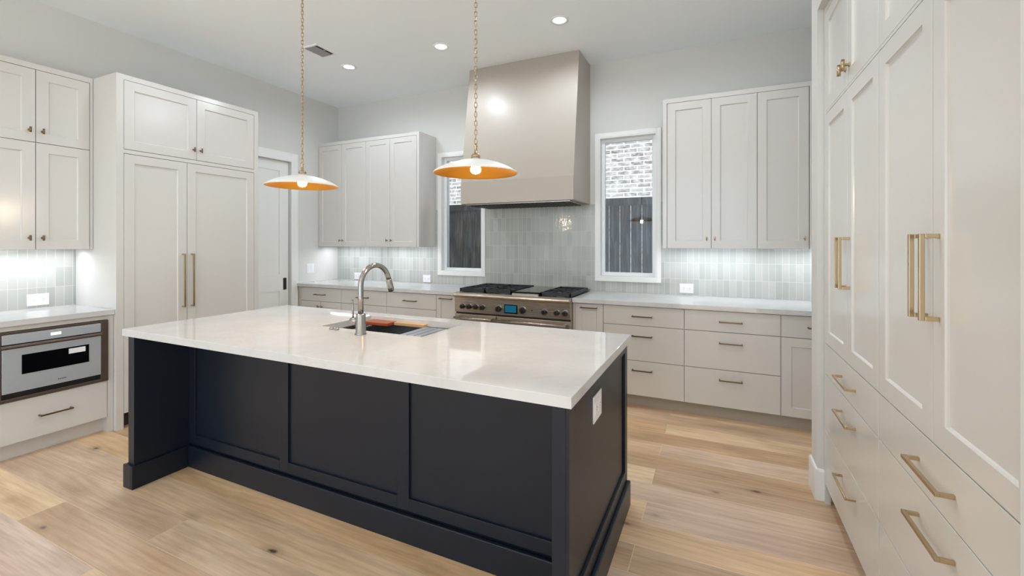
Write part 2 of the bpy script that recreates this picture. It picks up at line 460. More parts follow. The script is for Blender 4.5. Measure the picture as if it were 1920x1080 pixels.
def t_knob(x, z, y=0.0, s=1.0):
    m = MB()
    m.lathe([(0.008 * s, 0), (0.008 * s, -0.003), (0.0045 * s, -0.004), (0.0045 * s, -0.022)], (x, y, z), 16, 'y', True, True)
    m.lathe([(0.0, -0.019 * s), (0.006 * s, -0.019 * s), (0.006 * s, 0.019 * s), (0.0, 0.019 * s)], (x, y - 0.025, z), 16, 'z')
    return m


def door(root, x0, x1, z0, z1, knob=None, bar=None, st=0.066, m='cab', km='brass_shaded', hbar=None):
    d = shaker(x0, x1, z0, z1, st).build('door', M[m], root)
    if knob: t_knob(*knob).build('knob', M[km], d)
    if bar: bar_v(*bar).build('handle', M['brass'], d, 0.0015)
    if hbar: bar_h(*hbar).build('handle', M[km], d, 0.001)
    return d


def drawer(root, x0, x1, z0, z1, hbar, km='brass_shaded', so=0.034, t=0.0095):
    d = slab(x0, x1, z0, z1).build('drawer', M['cab'], root, 0.0012)
    bar_h(*hbar, so=so, t=t).build('handle', M[km], d, 0.001)
    return d


def carcass(W, D, z0, z1, frames, back=0.024):
    m = MB().box(0.0, W, back, D, z0, z1)
    for f in frames: m.box(f[0], f[1], 0.0, back, f[2], f[3])
    return m


RB, RL, RR = 0.0, PI / 2, -PI / 2
G = 0.002   # half of the reveal between fronts

# ---- left wall: tall panelled cabinet
Y0 = 1.768
r = thing('tall_cabinet', 'tall greige panelled cabinet with long brass handles beside the white pocket door', 'cabinet', (-4.085, Y0, 0), RL)
W = 1.132
carcass(W, 0.618, 0.115, 2.69, [(0, 0.046, 0, 2.69), (1.09, W, 0, 2.69), (0.046, 1.09, 2.651, 2.69), (0.046, 1.09, 2.092, 2.121)]).build('body', M['cab'], r)
MB().box(0.0, 0.02, 0.024, 0.618, 0, 0.115).build('side_panel', M['cab'], r)
a, b, mid, um = 0.049, 1.087, 2.258 - Y0, 2.335 - Y0
door(r, a, mid - G, 0.117, 2.088, bar=(mid - 0.036, 0.87, 1.32))
door(r, mid + G, b, 0.117, 2.088, bar=(mid + 0.034, 0.87, 1.32))
door(r, a, um - G, 2.125, 2.648, knob=(um - 0.028, 2.21))
door(r, um + G, b, 2.125, 2.648, knob=(um + 0.03, 2.21))
MB().box(0.046, 1.09, 0.075, 0.09, 0, 0.115).build('toe_kick', M['dark_toe'], r)

# ---- left wall: upper cabinet
Y0 = 1.09
r = thing('upper_cabinet', 'greige upper cabinet with two rows of doors above the microwave counter', 'cabinet', (-4.42, Y0, 0), RL)
W = Y0 and 1.766 - Y0
e1, e2, e3 = 1.147 - Y0, 1.446 - Y0, 1.745 - Y0
carcass(W, 0.288, 1.362, 2.69, [(0, e1 - 0.003, 1.362, 2.69), (e3 + 0.003, W, 1.362, 2.69), (e1 - 0.003, e3 + 0.003, 2.651, 2.69)]).build('body', M['cab'], r)
for z0, z1, kz in ((1.362, 2.127, 1.446), (2.131, 2.648, 2.212)):
    door(r, e1, e2 - G, z0, z1, knob=(1.412 - Y0, kz)); door(r, e2 + G, e3, z0, z1, knob=(1.48 - Y0, kz))
MB().box(0.06, 0.62, 0.12, 0.14, 1.3613, 1.3622).build('light_strip', M['strip'], r)

# ---- left wall: base cabinet with drawer microwave
Y0 = 1.09
r = thing('base_cabinet', 'greige base cabinet holding the drawer microwave, one wide drawer below it', 'cabinet', (-4.125, Y0, 0), RL)
W = 1.766 - Y0
z_mw0, z_mw1 = 0.392, 0.838
m = MB().box(0, 0.02, 0.0, 0.58, 0.112, CT0).box(W - 0.02, W, 0.0, 0.58, 0.0, CT0).box(0.02, W - 0.02, 0.56, 0.58, 0.112, CT0)
m.box(0.02, W - 0.02, 0.024, 0.56, 0.112, 0.372).box(0.05, W - 0.033, 0.0, 0.56, z_mw1 + 0.004, CT0)
m.box(W - 0.033, W - 0.02, 0.0, 0.1, 0.0, CT0).box(0.02, 0.05, 0.0, 0.1, 0.112, CT0)
m.build('body', M['cab'], r)
drawer(r, 0.053, W - 0.036, 0.114, 0.385, (1.445 - Y0, 0.256, 0.168))
MB().box(0.0, W - 0.033, 0.075, 0.09, 0, 0.112).build('toe_kick', M['cab'], r)

r = thing('drawer_microwave', 'stainless steel built-in drawer microwave with a dark window and white sticker', 'microwave', (-4.125, Y0, 0), RL)
x0, x1 = 0.054, 1.733 - Y0
MB().box(x0 + 0.01, x1 - 0.01, 0.02, 0.42, 0.376, 0.83).build('case', M['black'], r)
fr_ = MB(); t = 0.044
fr_.box(x0, x0 + t, -0.014, 0.018, 0.388, z_mw1).box(x1 - t, x1, -0.014, 0.018, 0.388, z_mw1).box(x0 + t, x1 - t, -0.012, 0.018, 0.824, z_mw1)
fr_.build('trim_frame', M['mw_trim'], r, 0.002)
cp = MB().box(x0 + t + 0.002, x1 - t - 0.002, -0.016, 0.018, 0.758, 0.821).build('control_panel', M['mw_steel'], r, 0.0015)
MB().box(1.417 - Y0, 1.47 - Y0, -0.0175, -0.0155, 0.782, 0.801).build('display', M['screen_white'], cp)['label'] = 'small lit white display'
MB().prism([(-0.016, 0.732), (-0.03, 0.735), (-0.032, 0.742), (-0.018, 0.752), (0.01, 0.752), (0.01, 0.732)], x0 + t - 0.004, x1 - t + 0.004, 'x').build('handle_lip', M['mw_trim'], r, 0.001)
dr_ = MB().box(x0 + t + 0.002, x1 - t - 0.002, -0.018, 0.018, 0.446, 0.729).build('drawer_front', M['mw_steel'], r, 0.0015)
MB().box(1.278 - Y0, 1.618 - Y0, -0.0205, -0.0175, 0.556, 0.682).build('window', M['black_gloss'], dr_)
st_ = MB().box(1.508 - Y0, 1.598 - Y0, -0.0215, -0.02, 0.637, 0.672).build('sticker', M['sticker'], dr_)
for k in range(5): MB().box(1.452 - Y0 + k * 0.009, 1.4585 - Y0 + k * 0.009, -0.019, -0.0175, 0.474, 0.479).build('emblem_letter', M['black'], dr_)
MB().box(x0 + t, x1 - t, -0.004, 0.018, 0.412, 0.443).build('vent_gap', M['black'], r)
MB().box(x0 + t, x1 - t, -0.012, 0.018, 0.390, 0.41).build('bottom_trim', M['mw_trim'], r, 0.002)


def slab_hole(o, h, z0, z1):
    m = MB(); x0, x1, y0, y1 = o
    def ring(r_, z): return m.pts([(r_[0], r_[2], z), (r_[1], r_[2], z), (r_[1], r_[3], z), (r_[0], r_[3], z)])
    ot, ob = ring(o, z1), ring(o, z0)
    e = 0.002
    oti = ring((x0 + e, x1 - e, y0 + e, y1 - e), z1); ot2 = ring(o, z1 - e)
    m.v[ot[0]:ot[0] + 4] = m.v[ot2[0]:ot2[0] + 4]
    ht, hb = ring(h, z1), ring(h, z0)
    for A, B in ((ot, oti), (oti, ht), (ht, hb), (hb, ob), (ob, ot)):
        for k in range(4): m.face([A[k], A[(k + 1) % 4], B[(k + 1) % 4], B[k]])
    return m


tag(MB().box(XL + 0.001, -4.098, 1.07, 1.766, CT0, CT1).build('countertop', M['quartz'], None, 0.002), 'short white quartz countertop over the drawer microwave', 'countertop')
tag(MB().box(XL, XL + 0.008, 1.07, 1.766, CT1, 1.36).build('backsplash', M['tile_l']), 'light grey vertical tile backsplash behind the counter above the microwave', 'backsplash')

# ---- back wall: base cabinets
FY = 3.872
def base_unit(name, label, x0, x1, fronts, lst=0.0, rst=0.0, group=None, toe=True):
    r = thing(name, label, 'cabinet', (x0, FY, 0), RB, group)
    W = x1 - x0
    frames = [(0, W, 0.872, CT0)]
    if lst: frames.append((0, lst, 0.112, 0.872))
    if rst: frames.append((W - rst, W, 0.112, 0.872))
    carcass(W, 0.628, 0.112, CT0, frames).build('body', M['cab'], r)
    MB().box(0, W, 0.078, 0.095, 0, 0.112).build('toe_kick', M['toe'], r)
    a, b = lst + G, W - rst - G
    cx = (a + b) / 2
    for f in fronts:
        if f == 'top': drawer(r, a, b, 0.707, 0.868, (cx, 0.787, 0.166))
        elif f == 'mid': drawer(r, a, b, 0.409, 0.703, (cx, 0.62, 0.166))
        elif f == 'low': drawer(r, a, b, 0.114, 0.405, (cx, 0.33, 0.166))
        elif f == 'pull': door(r, a, b, 0.114, 0.868, hbar=(cx, 0.834, 0.15), st=0.055)
        elif f == 'door': door(r, a, b, 0.114, 0.703, hbar=None)
        elif f == 'doors': door(r, a, cx - G, 0.114, 0.703, knob=(cx - 0.03, 0.64)); door(r, cx + G, b, 0.114, 0.703, knob=(cx + 0.03, 0.64))
    return r

base_unit('base_cabinet', 'greige base cabinet with a drawer over two doors in the far left corner', XL + 0.004, -3.995, ['top', 'doors'], lst=0.045)
base_unit('base_cabinet', 'greige three-drawer base cabinet behind the faucet', -3.995, -3.322, ['top', 'mid', 'low'])
base_unit('base_cabinet', 'greige drawer base cabinet left of the range, under the left window', -3.322, -2.665, ['top', 'mid', 'low'])
base_unit('base_cabinet', 'narrow greige pull-out cabinet touching the left side of the steel range', -2.665, -2.397, ['pull'], rst=0.018)
base_unit('base_cabinet', 'narrow greige pull-out cabinet touching the right side of the steel range', -1.183, -0.91, ['pull'], lst=0.018)
base_unit('base_cabinet', 'greige three-drawer base cabinet under the right window', -0.91, -0.245, ['top', 'mid', 'low'])
base_unit('base_cabinet', 'widest greige three-drawer base cabinet, under the outlet right of the window', -0.245, 0.433, ['top', 'mid', 'low'])
base_unit('base_cabinet', 'greige base cabinet with one drawer above a panelled door beside the white stub wall', 0.433, 0.935, ['top', 'door'])
tag(MB().box(XL + 0.002, -2.397, 3.836, YB - 0.009, CT0, CT1).build('countertop', M['quartz'], None, 0.002), 'white quartz countertop running left from the range to the corner', 'countertop')
tag(MB().box(-1.183, 0.937, 3.836, YB - 0.009, CT0, CT1).build('countertop', M['quartz'], None, 0.002), 'white quartz countertop running right from the range under the right window', 'countertop')

# ---- back wall: tile
tt, tb = 1.808, CT1
w = MB(); yt = YB - 0.008
def T(x0, x1, z0, z1): w.box(x0, x1, yt, YB, z0, z1)
cw = 0.042
lx0, lx1, rx0, rx1 = WIN[0][0] - cw, WIN[0][1] + cw, WIN[1][0] - cw, WIN[1][1] + cw
zl, zr = WIN[0][2] - cw, WIN[1][2] - cw
T(XL + 0.001, -3.104, tb, 1.36); T(-3.104, lx0, tb, tt); T(lx0, lx1, tb, zl); T(lx1, rx0, tb, tt); T(rx0, rx1, tb, zr); T(rx1, -0.443, tb, tt); T(-0.443, 0.938, tb, 1.36)
tag(w.build('backsplash', M['tile_b']), 'light grey stacked vertical tile backsplash along the back wall around range and windows', 'backsplash')

# ---- back wall: upper cabinets
UY = 4.168
r = thing('upper_cabinet', 'greige four-door upper cabinet left of the left window', 'cabinet', (XL + 0.003, UY, 0), RB)
X0 = XL + 0.003; W = -3.105 - X0
xs = [-4.692, -4.296, -3.899, -3.529, -3.142]
carcass(W, 0.34, 1.362, 2.69, [(0, xs[0] - X0 - 0.003, 1.362, 2.69), (xs[-1] - X0 + 0.003, W, 1.362, 2.69), (xs[0] - X0 - 0.003, xs[-1] - X0 + 0.003, 2.651, 2.69)]).build('body', M['cab'], r)
kn = [-4.318, -4.266, -3.567, -3.504]
for k in range(4): door(r, xs[k] + G - X0, xs[k + 1] - G - X0, 1.362, 2.648, knob=(kn[k] - X0, 1.437, 0, 0.8), st=0.06)
for a, b in ((-4.6, -4.02), (-3.78, -3.2)): MB().box(a - X0, b - X0, 0.15, 0.17, 1.3613, 1.3622).build('light_strip', M['strip'], r)
r = thing('upper_cabinet', 'greige three-door upper cabinet right of the right window', 'cabinet', (-0.442, UY, 0), RB)
X0 = -0.442; W = 0.937 - X0
xs = [-0.406, -0.0465, 0.2985, 0.659]
carcass(W, 0.34, 1.362, 2.69, [(0, xs[0] - X0 - 0.003, 1.362, 2.69), (xs[-1] - X0 + 0.003, W, 1.362, 2.69), (xs[0] - X0 - 0.003, xs[-1] - X0 + 0.003, 2.651, 2.69)]).build('body', M['cab'], r)
kn = [-0.083, -0.019, 0.628]
for k in range(3): door(r, xs[k] + G - X0, xs[k + 1] - G - X0, 1.362, 2.648, knob=(kn[k] - X0, 1.445, 0, 0.9), km='brass')
for a, b in ((-0.36, 0.3), (0.48, 0.9)): MB().box(a - X0, b - X0, 0.15, 0.17, 1.3613, 1.3622).build('light_strip', M['strip'], r)

# ---- right wall: built-in tall cabinets
def tall_unit(label, yA, ym, yB, yhA, handles, dh, lst):
    """yA far end, yB near end; local x = yA - y"""
    r = thing('tall_cabinet', label, 'cabinet', (0.53, yA, 0), RR)
    W = yA - yB
    fr = [(lst, W, 2.651, 2.69), (lst, W, 2.104, 2.116)]
    if lst: fr.append((0, lst, 0.0, 2.69))
    carcass(W, 0.62, 0.1, 2.69, fr).build('body', M['cab'], r)
    a, b, mid = lst + G, W - G, yA - ym
    h0, h1 = (yA - h for h in handles)
    door(r, a, mid - G, 0.872, 2.102, bar=(h0, 1.205, 1.437)); door(r, mid + G, b, 0.872, 2.102, bar=(h1, 1.205, 1.437))
    door(r, a, mid - G, 2.118, 2.648, knob=(h0, 2.2, 0, 1.3), km='brass'); door(r, mid + G, b, 2.118, 2.648, knob=(h1, 2.2, 0, 1.3), km='brass')
    for z0, z1, hz in ((0.707, 0.868, 0.787), (0.409, 0.703, 0.625), (0.106, 0.405, 0.324)):
        drawer(r, a, b, z0, z1, (yA - yhA, hz, dh), km='brass', so=0.035, t=0.0105)
    MB().box(0, W, 0.078, 0.095, 0, 0.1).build('toe_kick', M['toe'], r)
    return r

tall_unit('tall greige built-in cabinet against the white stub wall, farther of the right pair', 2.922, 2.441, 2.015, 2.418, (2.472, 2.404), 0.232, 0.038)
tall_unit('tall greige built-in cabinet nearest the camera on the right, cut by the photo edge', 2.013, 1.5705, 1.124, 1.5545, (1.604, 1.533), 0.225, 0.0)

# ---- range hood
r = thing('range_hood', 'large greige plaster-style range hood rising to the ceiling between the windows', 'range hood', (-1.798, YB, 1.808))
hx0, hx1 = -0.602, 0.602
def hp(y): return y - YB
m = MB()
yb0, yb1, ytp = hp(3.93), hp(3.932), hp(4.11); zb, zt = 0.228, CEIL - 1.808 - 0.001
m.prism([(yb0, 0), (hp(YB), 0), (hp(YB), zt), (ytp, zt), (yb0, zb)], hx0, hx1, 'x')
m.build('shell', M['hood'], r, 0.003)
m = MB().prism([(yb0 - 0.004, -0.0), (yb0 + 0.01, -0.0), (yb0 + 0.01, zb), (yb0 - 0.004, zb - 0.002)], hx0 + 0.0, hx1 - 0.0, 'x')
m.build('band', M['hood'], r, 0.001)
m = MB().box(hx0 + 0.045, hx1 - 0.045, yb0 + 0.035, hp(YB) - 0.06, -0.012, -0.001)
lin_ = m.build('liner', M['steel'], r, 0.002)
m = MB()
for k in range(26):
    x = hx0 + 0.07 + k * 0.0415; m.box(x, x + 0.024, yb0 + 0.05, hp(YB) - 0.08, -0.02, -0.012)
m.build('baffle_filter', M['black'], lin_)

# ---- range
RX0, RX1, RY = -2.393, -1.187, 3.79
r = thing('gas_range', 'wide stainless steel gas range with black grates and blue display below the hood', 'range', (RX0, RY, 0))
W = RX1 - RX0
def X(x): return x - RX0
MB().box(0, W, 0.04, 0.7, 0.1, 0.90).build('body', M['steel_warm'], r, 0.002)
m = MB()
n = 10
prf = [(0.04, 0.868)] + [(-0.002 - 0.03 * math.sin(PI * k / n) , 0.868 + 0.047 * k / n) for k in range(n + 1)] + [(0.06, 0.915)]
m.prism(prf, 0, W, 'x'); m.build('bullnose', M['steel_warm'], r)
m = MB().prism([(0.01, 0.722), (0.002, 0.866), (0.04, 0.866), (0.04, 0.722)], 0.003, W - 0.003, 'x')
cp = m.build('control_panel', M['steel_warm'], r)
def knob(x, z, s=1.0):
    s *= 1.18
    k = MB().lathe([(0.03 * s, 0), (0.03 * s, -0.006), (0.026 * s, -0.008)], (X(x), 0.006, z), 28, 'y', True, True).build('knob_bezel', M['chrome'], r)
    MB().lathe([(0.024 * s, -0.008), (0.023 * s, -0.02), (0.018 * s, -0.042), (0.016 * s, -0.045)], (X(x), 0.006, z), 28, 'y', True, True).box(X(x) - 0.004 * s, X(x) + 0.004 * s, -0.047, -0.03, z - 0.02 * s, z + 0.02 * s).build('knob', M['knob_black'], k)
for x in (-2.292, -2.218, -2.144, -2.07): knob(x, 0.783, 0.85)
knob(-1.897, 0.782); knob(-1.645, 0.782, 1.05); knob(-1.43, 0.78, 0.9); knob(-1.312, 0.78, 0.85); knob(-1.234, 0.78, 0.85)
MB().cyl((X(-1.553), 0.004, 0.786), 0.006, -0.004, 'y', 12).build('igniter_button', M['black'], r)
b_ = MB().box(X(-1.838), X(-1.702), 0.001, 0.012, 0.742, 0.826).build('display_bezel', M['black_gloss'], r, 0.002)
MB().box(X(-1.828), X(-1.712), -0.001, 0.002, 0.752, 0.818).build('display', M['screen_blue'], b_)['label'] = 'lit blue display'
MB().box(0.004, W - 0.004, 0.03, 0.045, 0.706, 0.722).build('vent_gap', M['black'], r)
for x0, x1 in ((RX0 + 0.004, -1.93), (-1.922, RX1 - 0.004)):
    o = MB().box(X(x0), X(x1), 0.008, 0.04, 0.16, 0.704).build('oven_door', M['steel_warm'], r, 0.003)
    h = MB().tube([(X(x0) + 0.02, -0.045, 0.672), (X(x1) - 0.02, -0.045, 0.672)], 0.0125, 14)
    for xx in (X(x0) + 0.035, X(x1) - 0.035): h.box(xx - 0.009, xx + 0.009, -0.04, 0.008, 0.663, 0.681)
    h.build('oven_handle', M['steel'], o)
    if x1 - x0 > 0.5: MB().box(X(x0) + 0.13, X(x1) - 0.13, 0.006, 0.01, 0.3, 0.56).build('oven_window', M['black_gloss'], o)
MB().box(0.0, W, 0.06, 0.1, 0.02, 0.15).build('kick_plate', M['steel_warm'], r)
for xx in (0.06, W - 0.06):
    for yy in (0.12, 0.62): MB().cyl((xx, yy, 0), 0.02, 0.1).build('foot', M['steel'], r)
MB().box(0.015, W - 0.015, 0.07, 0.66, 0.90, 0.914).build('cooktop', M['black_gloss'], r, 0.004)
MB().box(0, W, 0.66, 0.7, 0.90, 0.94).build('rear_trim', M['steel_warm'], r, 0.003)
def grate(x0, x1):
    gm = MB(); t = 0.011; z0, z1 = 0.938, 0.952
    y0, y1 = 0.078, 0.652
    ym = (y0 + y1) / 2; xm = (x0 + x1) / 2
    gm.box(x0, x1, y0, y0 + t, 0.918, z1).box(x0, x1, y1 - t, y1, 0.918, z1).box(x0, x0 + t, y0, y1, 0.918, z1).box(x1 - t, x1, y0, y1, 0.918, z1).box(x0, x1, ym - t / 2, ym + t / 2, z0, z1)
    for yc in ((y0 + ym) / 2, (y1 + ym) / 2):
        for k in range(8):
            a = k * PI / 4 + (PI / 8 if False else 0)
            dx, dy = math.cos(a), math.sin(a)
            R0 = 0.035
            L = min((x1 - x0) / 2 / max(abs(dx), 1e-6), (ym - y0) / 2 / max(abs(dy), 1e-6))
            gm.tube([(xm + dx * R0, yc + dy * R0, 0.945), (xm + dx * L, yc + dy * L, 0.945)], 0.0065, 6)
    gg = gm.build('grate', M['iron'], r)
    for yc in ((y0 + ym) / 2, (y1 + ym) / 2):
        bn = MB().lathe([(0.055, 0.914), (0.055, 0.922), (0.04, 0.926), (0.04, 0.934), (0.03, 0.937)], (xm, yc, 0), 24, 'z', False, True).build('burner', M['steel_dark'], r)
        MB().lathe([(0.032, 0.934), (0.032, 0.941), (0.026, 0.943)], (xm, yc, 0), 24, 'z', False, True).build('burner_cap', M['iron'], bn)
gx = [X(-2.375), X(-2.085), X(-1.797)]
grate(gx[0], gx[1] - 0.002); grate(gx[1] + 0.002, gx[2])
grate(X(-1.494), X(-1.205))
gr = MB().box(X(-1.785), X(-1.506), 0.078, 0.64, 0.914, 0.944).build('griddle_cover', M['black_gloss'], r, 0.006)
MB().box(X(-1.78), X(-1.51), 0.05, 0.078, 0.912, 0.93).build('griddle_tray', M['steel'], r, 0.003)

# ---- island
IX0, IX1, IY0, IY1 = -3.118, -0.427, 1.377, 2.457
LX0, LX1, LY0, LY1 = -3.103, -0.442, 1.40, 2.437
r = thing('kitchen_island', 'charcoal painted kitchen island with panelled front and end legs', 'kitchen island', ((LX0 + LX1) / 2, (LY0 + LY1) / 2, 0))
CX, CY = (LX0 + LX1) / 2, (LY0 + LY1) / 2
def I(mb):
    mb.v = [(x - CX, y - CY, z) for x, y, z in mb.v]; return mb
PX0, PX1, PY = LX0 + 0.06, LX1 - 0.06, 1.695
SX = (-2.23, -1.33); SYR = (1.85, 2.41)
m = MB().box(PX0, SX[0], PY + 0.012, LY1 - 0.002, 0.0, CT0).box(SX[1], PX1, PY + 0.012, LY1 - 0.002, 0.0, CT0).box(SX[0], SX[1], PY + 0.012, LY1 - 0.002, 0.0, 0.6).box(SX[0], SX[1], PY + 0.012, SYR[0], 0.6, CT0).box(SX[0], SX[1], SYR[1], LY1 - 0.002, 0.6, CT0)
I(m).build('body', M['island'], r)
# panelled knee wall
m = MB()
for a, b in ((PX0, -2.985), (-2.21, -2.142), (-1.392, -1.322), (-0.565, PX1)): m.box(a, b, PY, PY + 0.012, 0.143, CT0)
for a, b in ((-2.985, -2.21), (-2.142, -1.392), (-1.322, -0.565)): m.box(a, b, PY, PY + 0.012, 0.143, 0.202).box(a, b, PY, PY + 0.012, 0.80, CT0)
I(m).build('front_panel', M['island'], r, 0.0015)
# end legs and side panels
I(MB().box(LX0, PX0, LY0, LY1, 0, CT0)).build('end_panel', M['island'], r, 0.002)
m = MB()
e0 = LX1 - 0.012
m.box(PX1, e0, LY0, LY1, 0, CT0).box(e0, LX1, LY0, LY0 + 0.07, 0, CT0).box(e0, LX1, LY1 - 0.06, LY1, 0, CT0).box(e0, LX1, LY0 + 0.07, LY1 - 0.06, 0.0, 0.2).box(e0, LX1, LY0 + 0.07, LY1 - 0.06, 0.83, CT0)
I(m).build('end_panel', M['island'], r, 0.0015)
pf = [(0, 0), (0.018, 0), (0.018, 0.118), (0.012, 0.13), (0, 0.132)]
bt = 0.018; H_ = 0.132
def plinth(x0, x1, y0, y1):
    m = MB().box(x0, x1, y0, y1, 0, H_); return I(m).build('plinth', M['island'], r, 0.004)
plinth(LX0 - bt, PX0 + 0.0, LY0 - bt, LY0); plinth(LX0 - bt, LX0, LY0, LY1); plinth(PX0, PX0 + bt, LY0 - bt, PY - bt)
plinth(PX0, PX1, PY - bt, PY); plinth(PX1 - bt, PX1, LY0 - bt, PY - bt); plinth(PX1, LX1 + bt, LY0 - bt, LY0); plinth(LX1, LX1 + bt, LY0, LY1)

SKX0, SKX1, SKY0, SKY1 = -2.15, -1.41, 1.93, 2.345
tag(slab_hole((IX0, IX1, IY0, IY1), (SKX0, SKX1, SKY0, SKY1), CT0, CT1).build('island_countertop', M['quartz']), 'large white quartz island countertop with an undermount sink opening', 'countertop')

# ---- workstation sink and its accessories
r = thing('kitchen_sink', 'undermount stainless steel workstation sink in the island', 'sink', (-1.78, 2.1375, 0.65))
def S(mb):
    mb.v = [(x + 1.78, y - 2.1375, z - 0.65) for x, y, z in mb.v]; return mb
m = MB(); t = 0.004
a, b, c_, e = SKX0 - 0.012, SKX1 + 0.012, SKY0 - 0.012, SKY1 + 0.012
zt = CT0 - 0.001; zl = CT0 - 0.003
m.box(a - 0.02, b + 0.02, c_ - 0.02, c_, zt - 0.003, zt).box(a - 0.02, b + 0.02, e, e + 0.02, zt - 0.003, zt).box(a - 0.02, a, c_, e, zt - 0.003, zt).box(b, b + 0.02, c_, e, zt - 0.003, zt)
m.box(a - t, a, c_, e, 0.66, zt).box(b, b + t, c_, e, 0.66, zt).box(a - t, b + t, c_ - t, c_, 0.66, zt).box(a - t, b + t, e, e + t, 0.66, zt)
m.box(a, b, c_, c_ + 0.022, zl - 0.004, zl).box(a, b, e - 0.022, e, zl - 0.004, zl)
m.box(a, b, c_, e, 0.655, 0.66)
S(m).build('basin', M['steel_dark'], r)
S(MB().lathe([(0.057, 0.664), (0.05, 0.666), (0.02, 0.662)], (-1.78, 2.16, 0), 24, 'z', False, True)).build('drain', M['chrome'], r)
def top(name, mb, m, label, cat, bevel=0.0):
    return tag(mb.build(name, m, None, bevel), label, cat)
cb = MB().box(-2.12, -1.925, e - 0.11, e - 0.0135, zl + 0.0005, zl + 0.02)
top('cutting_board', cb, M['cherry'], 'reddish wooden board lying on the far ledge of the island sink', 'cutting board', 0.003)
cb = MB().box(-1.915, -1.68, e - 0.055, e - 0.0135, zl + 0.0005, zl + 0.02)
top('cutting_board', cb, M['maple'], 'pale tan wooden strip lying on the far ledge of the island sink', 'board', 0.003)
m = MB()
x = -1.66
while x < SKX1 - 0.03:
    m.box(x, x + 0.044, SKY0 + 0.001, SKY1 - 0.05, zl + 0.0005, zl + 0.011); x += 0.05
m.box(-1.66, x - 0.006, SKY0 + 0.02, SKY0 + 0.03, zl + 0.002, zl + 0.009).box(-1.66, x - 0.006, SKY1 - 0.08, SKY1 - 0.07, zl + 0.002, zl + 0.009)
rk = top('drying_rack', m, M['rack'], 'grey slatted roll-up drying rack over the right end of the island sink', 'drying rack')
# strainer basket on the left
m = MB()
x0, x1, y0, y1 = SKX0 + 0.001, -2.02, SKY0 + 0.001, e - 0.125
m.box(x0, x1, y0, y0 + 0.012, zl + 0.0005, zl + 0.006).box(x0, x1, y1 - 0.012, y1, zl + 0.0005, zl + 0.006).box(x0, x0 + 0.02, y0, y1, zl + 0.0005, zl + 0.006).box(x1 - 0.02, x1, y0, y1, zl + 0.0005, zl + 0.006)
m.box(x0 + 0.02, x0 + 0.022, y0 + 0.018, y1 - 0.018, zl - 0.1, zl).box(x1 - 0.022, x1 - 0.02, y0 + 0.018, y1 - 0.018, zl - 0.1, zl).box(x0 + 0.02, x1 - 0.02, y0 + 0.018, y0 + 0.02, zl - 0.1, zl).box(x0 + 0.02, x1 - 0.02, y1 - 0.02, y1 - 0.018, zl - 0.1, zl).box(x0 + 0.02, x1 - 0.02, y0 + 0.018, y1 - 0.018, zl - 0.1, zl - 0.098)
top('strainer_basket', m, M['steel'], 'stainless strainer basket at the left end of the island sink', 'strainer')

# ---- faucet
r = thing('faucet', 'brushed nickel high-arc kitchen faucet on the island', 'faucet', (-1.762, 1.845, CT1))
MB().lathe([(0.031, 0), (0.031, 0.004), (0.027, 0.007), (0.026, 0.108), (0.024, 0.112), (0.016, 0.114)], (0, 0, 0), 32, 'z', True, True).build('base', M['chrome'], r)
path = [(0, 0, 0.11), (0, 0, 0.2), (0, 0, 0.265)]
ay, az, zc = 0.114, 0.108, 0.262
for k in range(1, 19):
    t = PI * k / 18 * 0.93
    path.append((0, ay - ay * math.cos(t), zc + az * math.sin(t)))
MB().tube(path, 0.0148, 18).build('spout', M['chrome'], r)
p0, p1 = Vector(path[-2]), Vector(path[-1]); dv = (p1 - p0).normalized()
q0 = p1; q1 = p1 + dv * 0.075
hd = MB().tube([q0, q0 + dv * 0.006, q0 + dv * 0.05, q1], [0.0155, 0.0175, 0.0185, 0.017], 18).build('spray_head', M['chrome'], r)
MB().tube([q1, q1 + dv * 0.004], [0.0145, 0.0145], 16).build('nozzle', M['black'], hd)
hb = MB().lathe([(0.017, 0), (0.017, -0.045), (0.014, -0.048)], (-0.022, 0, 0.07), 20, 'x', True, True)
hb.tube([(-0.055, 0, 0.08), (-0.057, 0, 0.13), (-0.06, 0, 0.185)], [0.006, 0.0052, 0.0045], 10).build('handle', M['chrome'], r)
for k, x in enumerate((-2.012, -1.972)):
    b_ = MB().lathe([(0.0135, 0), (0.0135, 0.006), (0.011, 0.008), (0.011, 0.012), (0.008, 0.014)], (0, 0, 0), 20, 'z', True, True).build('counter_button', M['chrome'])
    b_.location = (x, 1.878, CT1)
    tag(b_, ('small nickel push button on the island, the one farther from the faucet', 'small nickel push button on the island, the one nearer the faucet')[k], 'button', 'buttons on the island counter')

# ---- outlets and switch
def outlet(loc, rz, label, w=0.12, h=0.088, kind='outlet', group=None):
    r = thing('electrical_outlet' if kind == 'outlet' else 'light_switch', label, 'outlet' if kind == 'outlet' else 'switch', loc, rz, group)
    pl = MB().box(-w / 2, w / 2, -0.006, 0, -h / 2, h / 2).build('cover_plate', M['plastic'], r, 0.002)
    for sx in (-1, 1):
        f = MB()
        if kind == 'outlet':
            f.box(sx * w * 0.22 - w * 0.155, sx * w * 0.22 + w * 0.155, -0.008, -0.0055, -h * 0.21, h * 0.21)
            ff = f.build('receptacle', M['plastic'], r, 0.001)
            s_ = MB()
            for dz in (-0.006, 0.006): s_.box(sx * w * 0.22 - 0.004, sx * w * 0.22 + 0.005, -0.0085, -0.0075, dz - 0.0012, dz + 0.0012)
            s_.cyl((sx * w * 0.22 + 0.011, -0.0085, 0), 0.0022, 0.001, 'y', 10); s_.build('slots', M['slot'], ff)
        else:
            f.box(sx * w * 0.2 - 0.016, sx * w * 0.2 + 0.016, -0.009, -0.0055, -0.033, 0.033); f.build('rocker', M['plastic'], r, 0.002)
    return r
yt2 = YB - 0.008
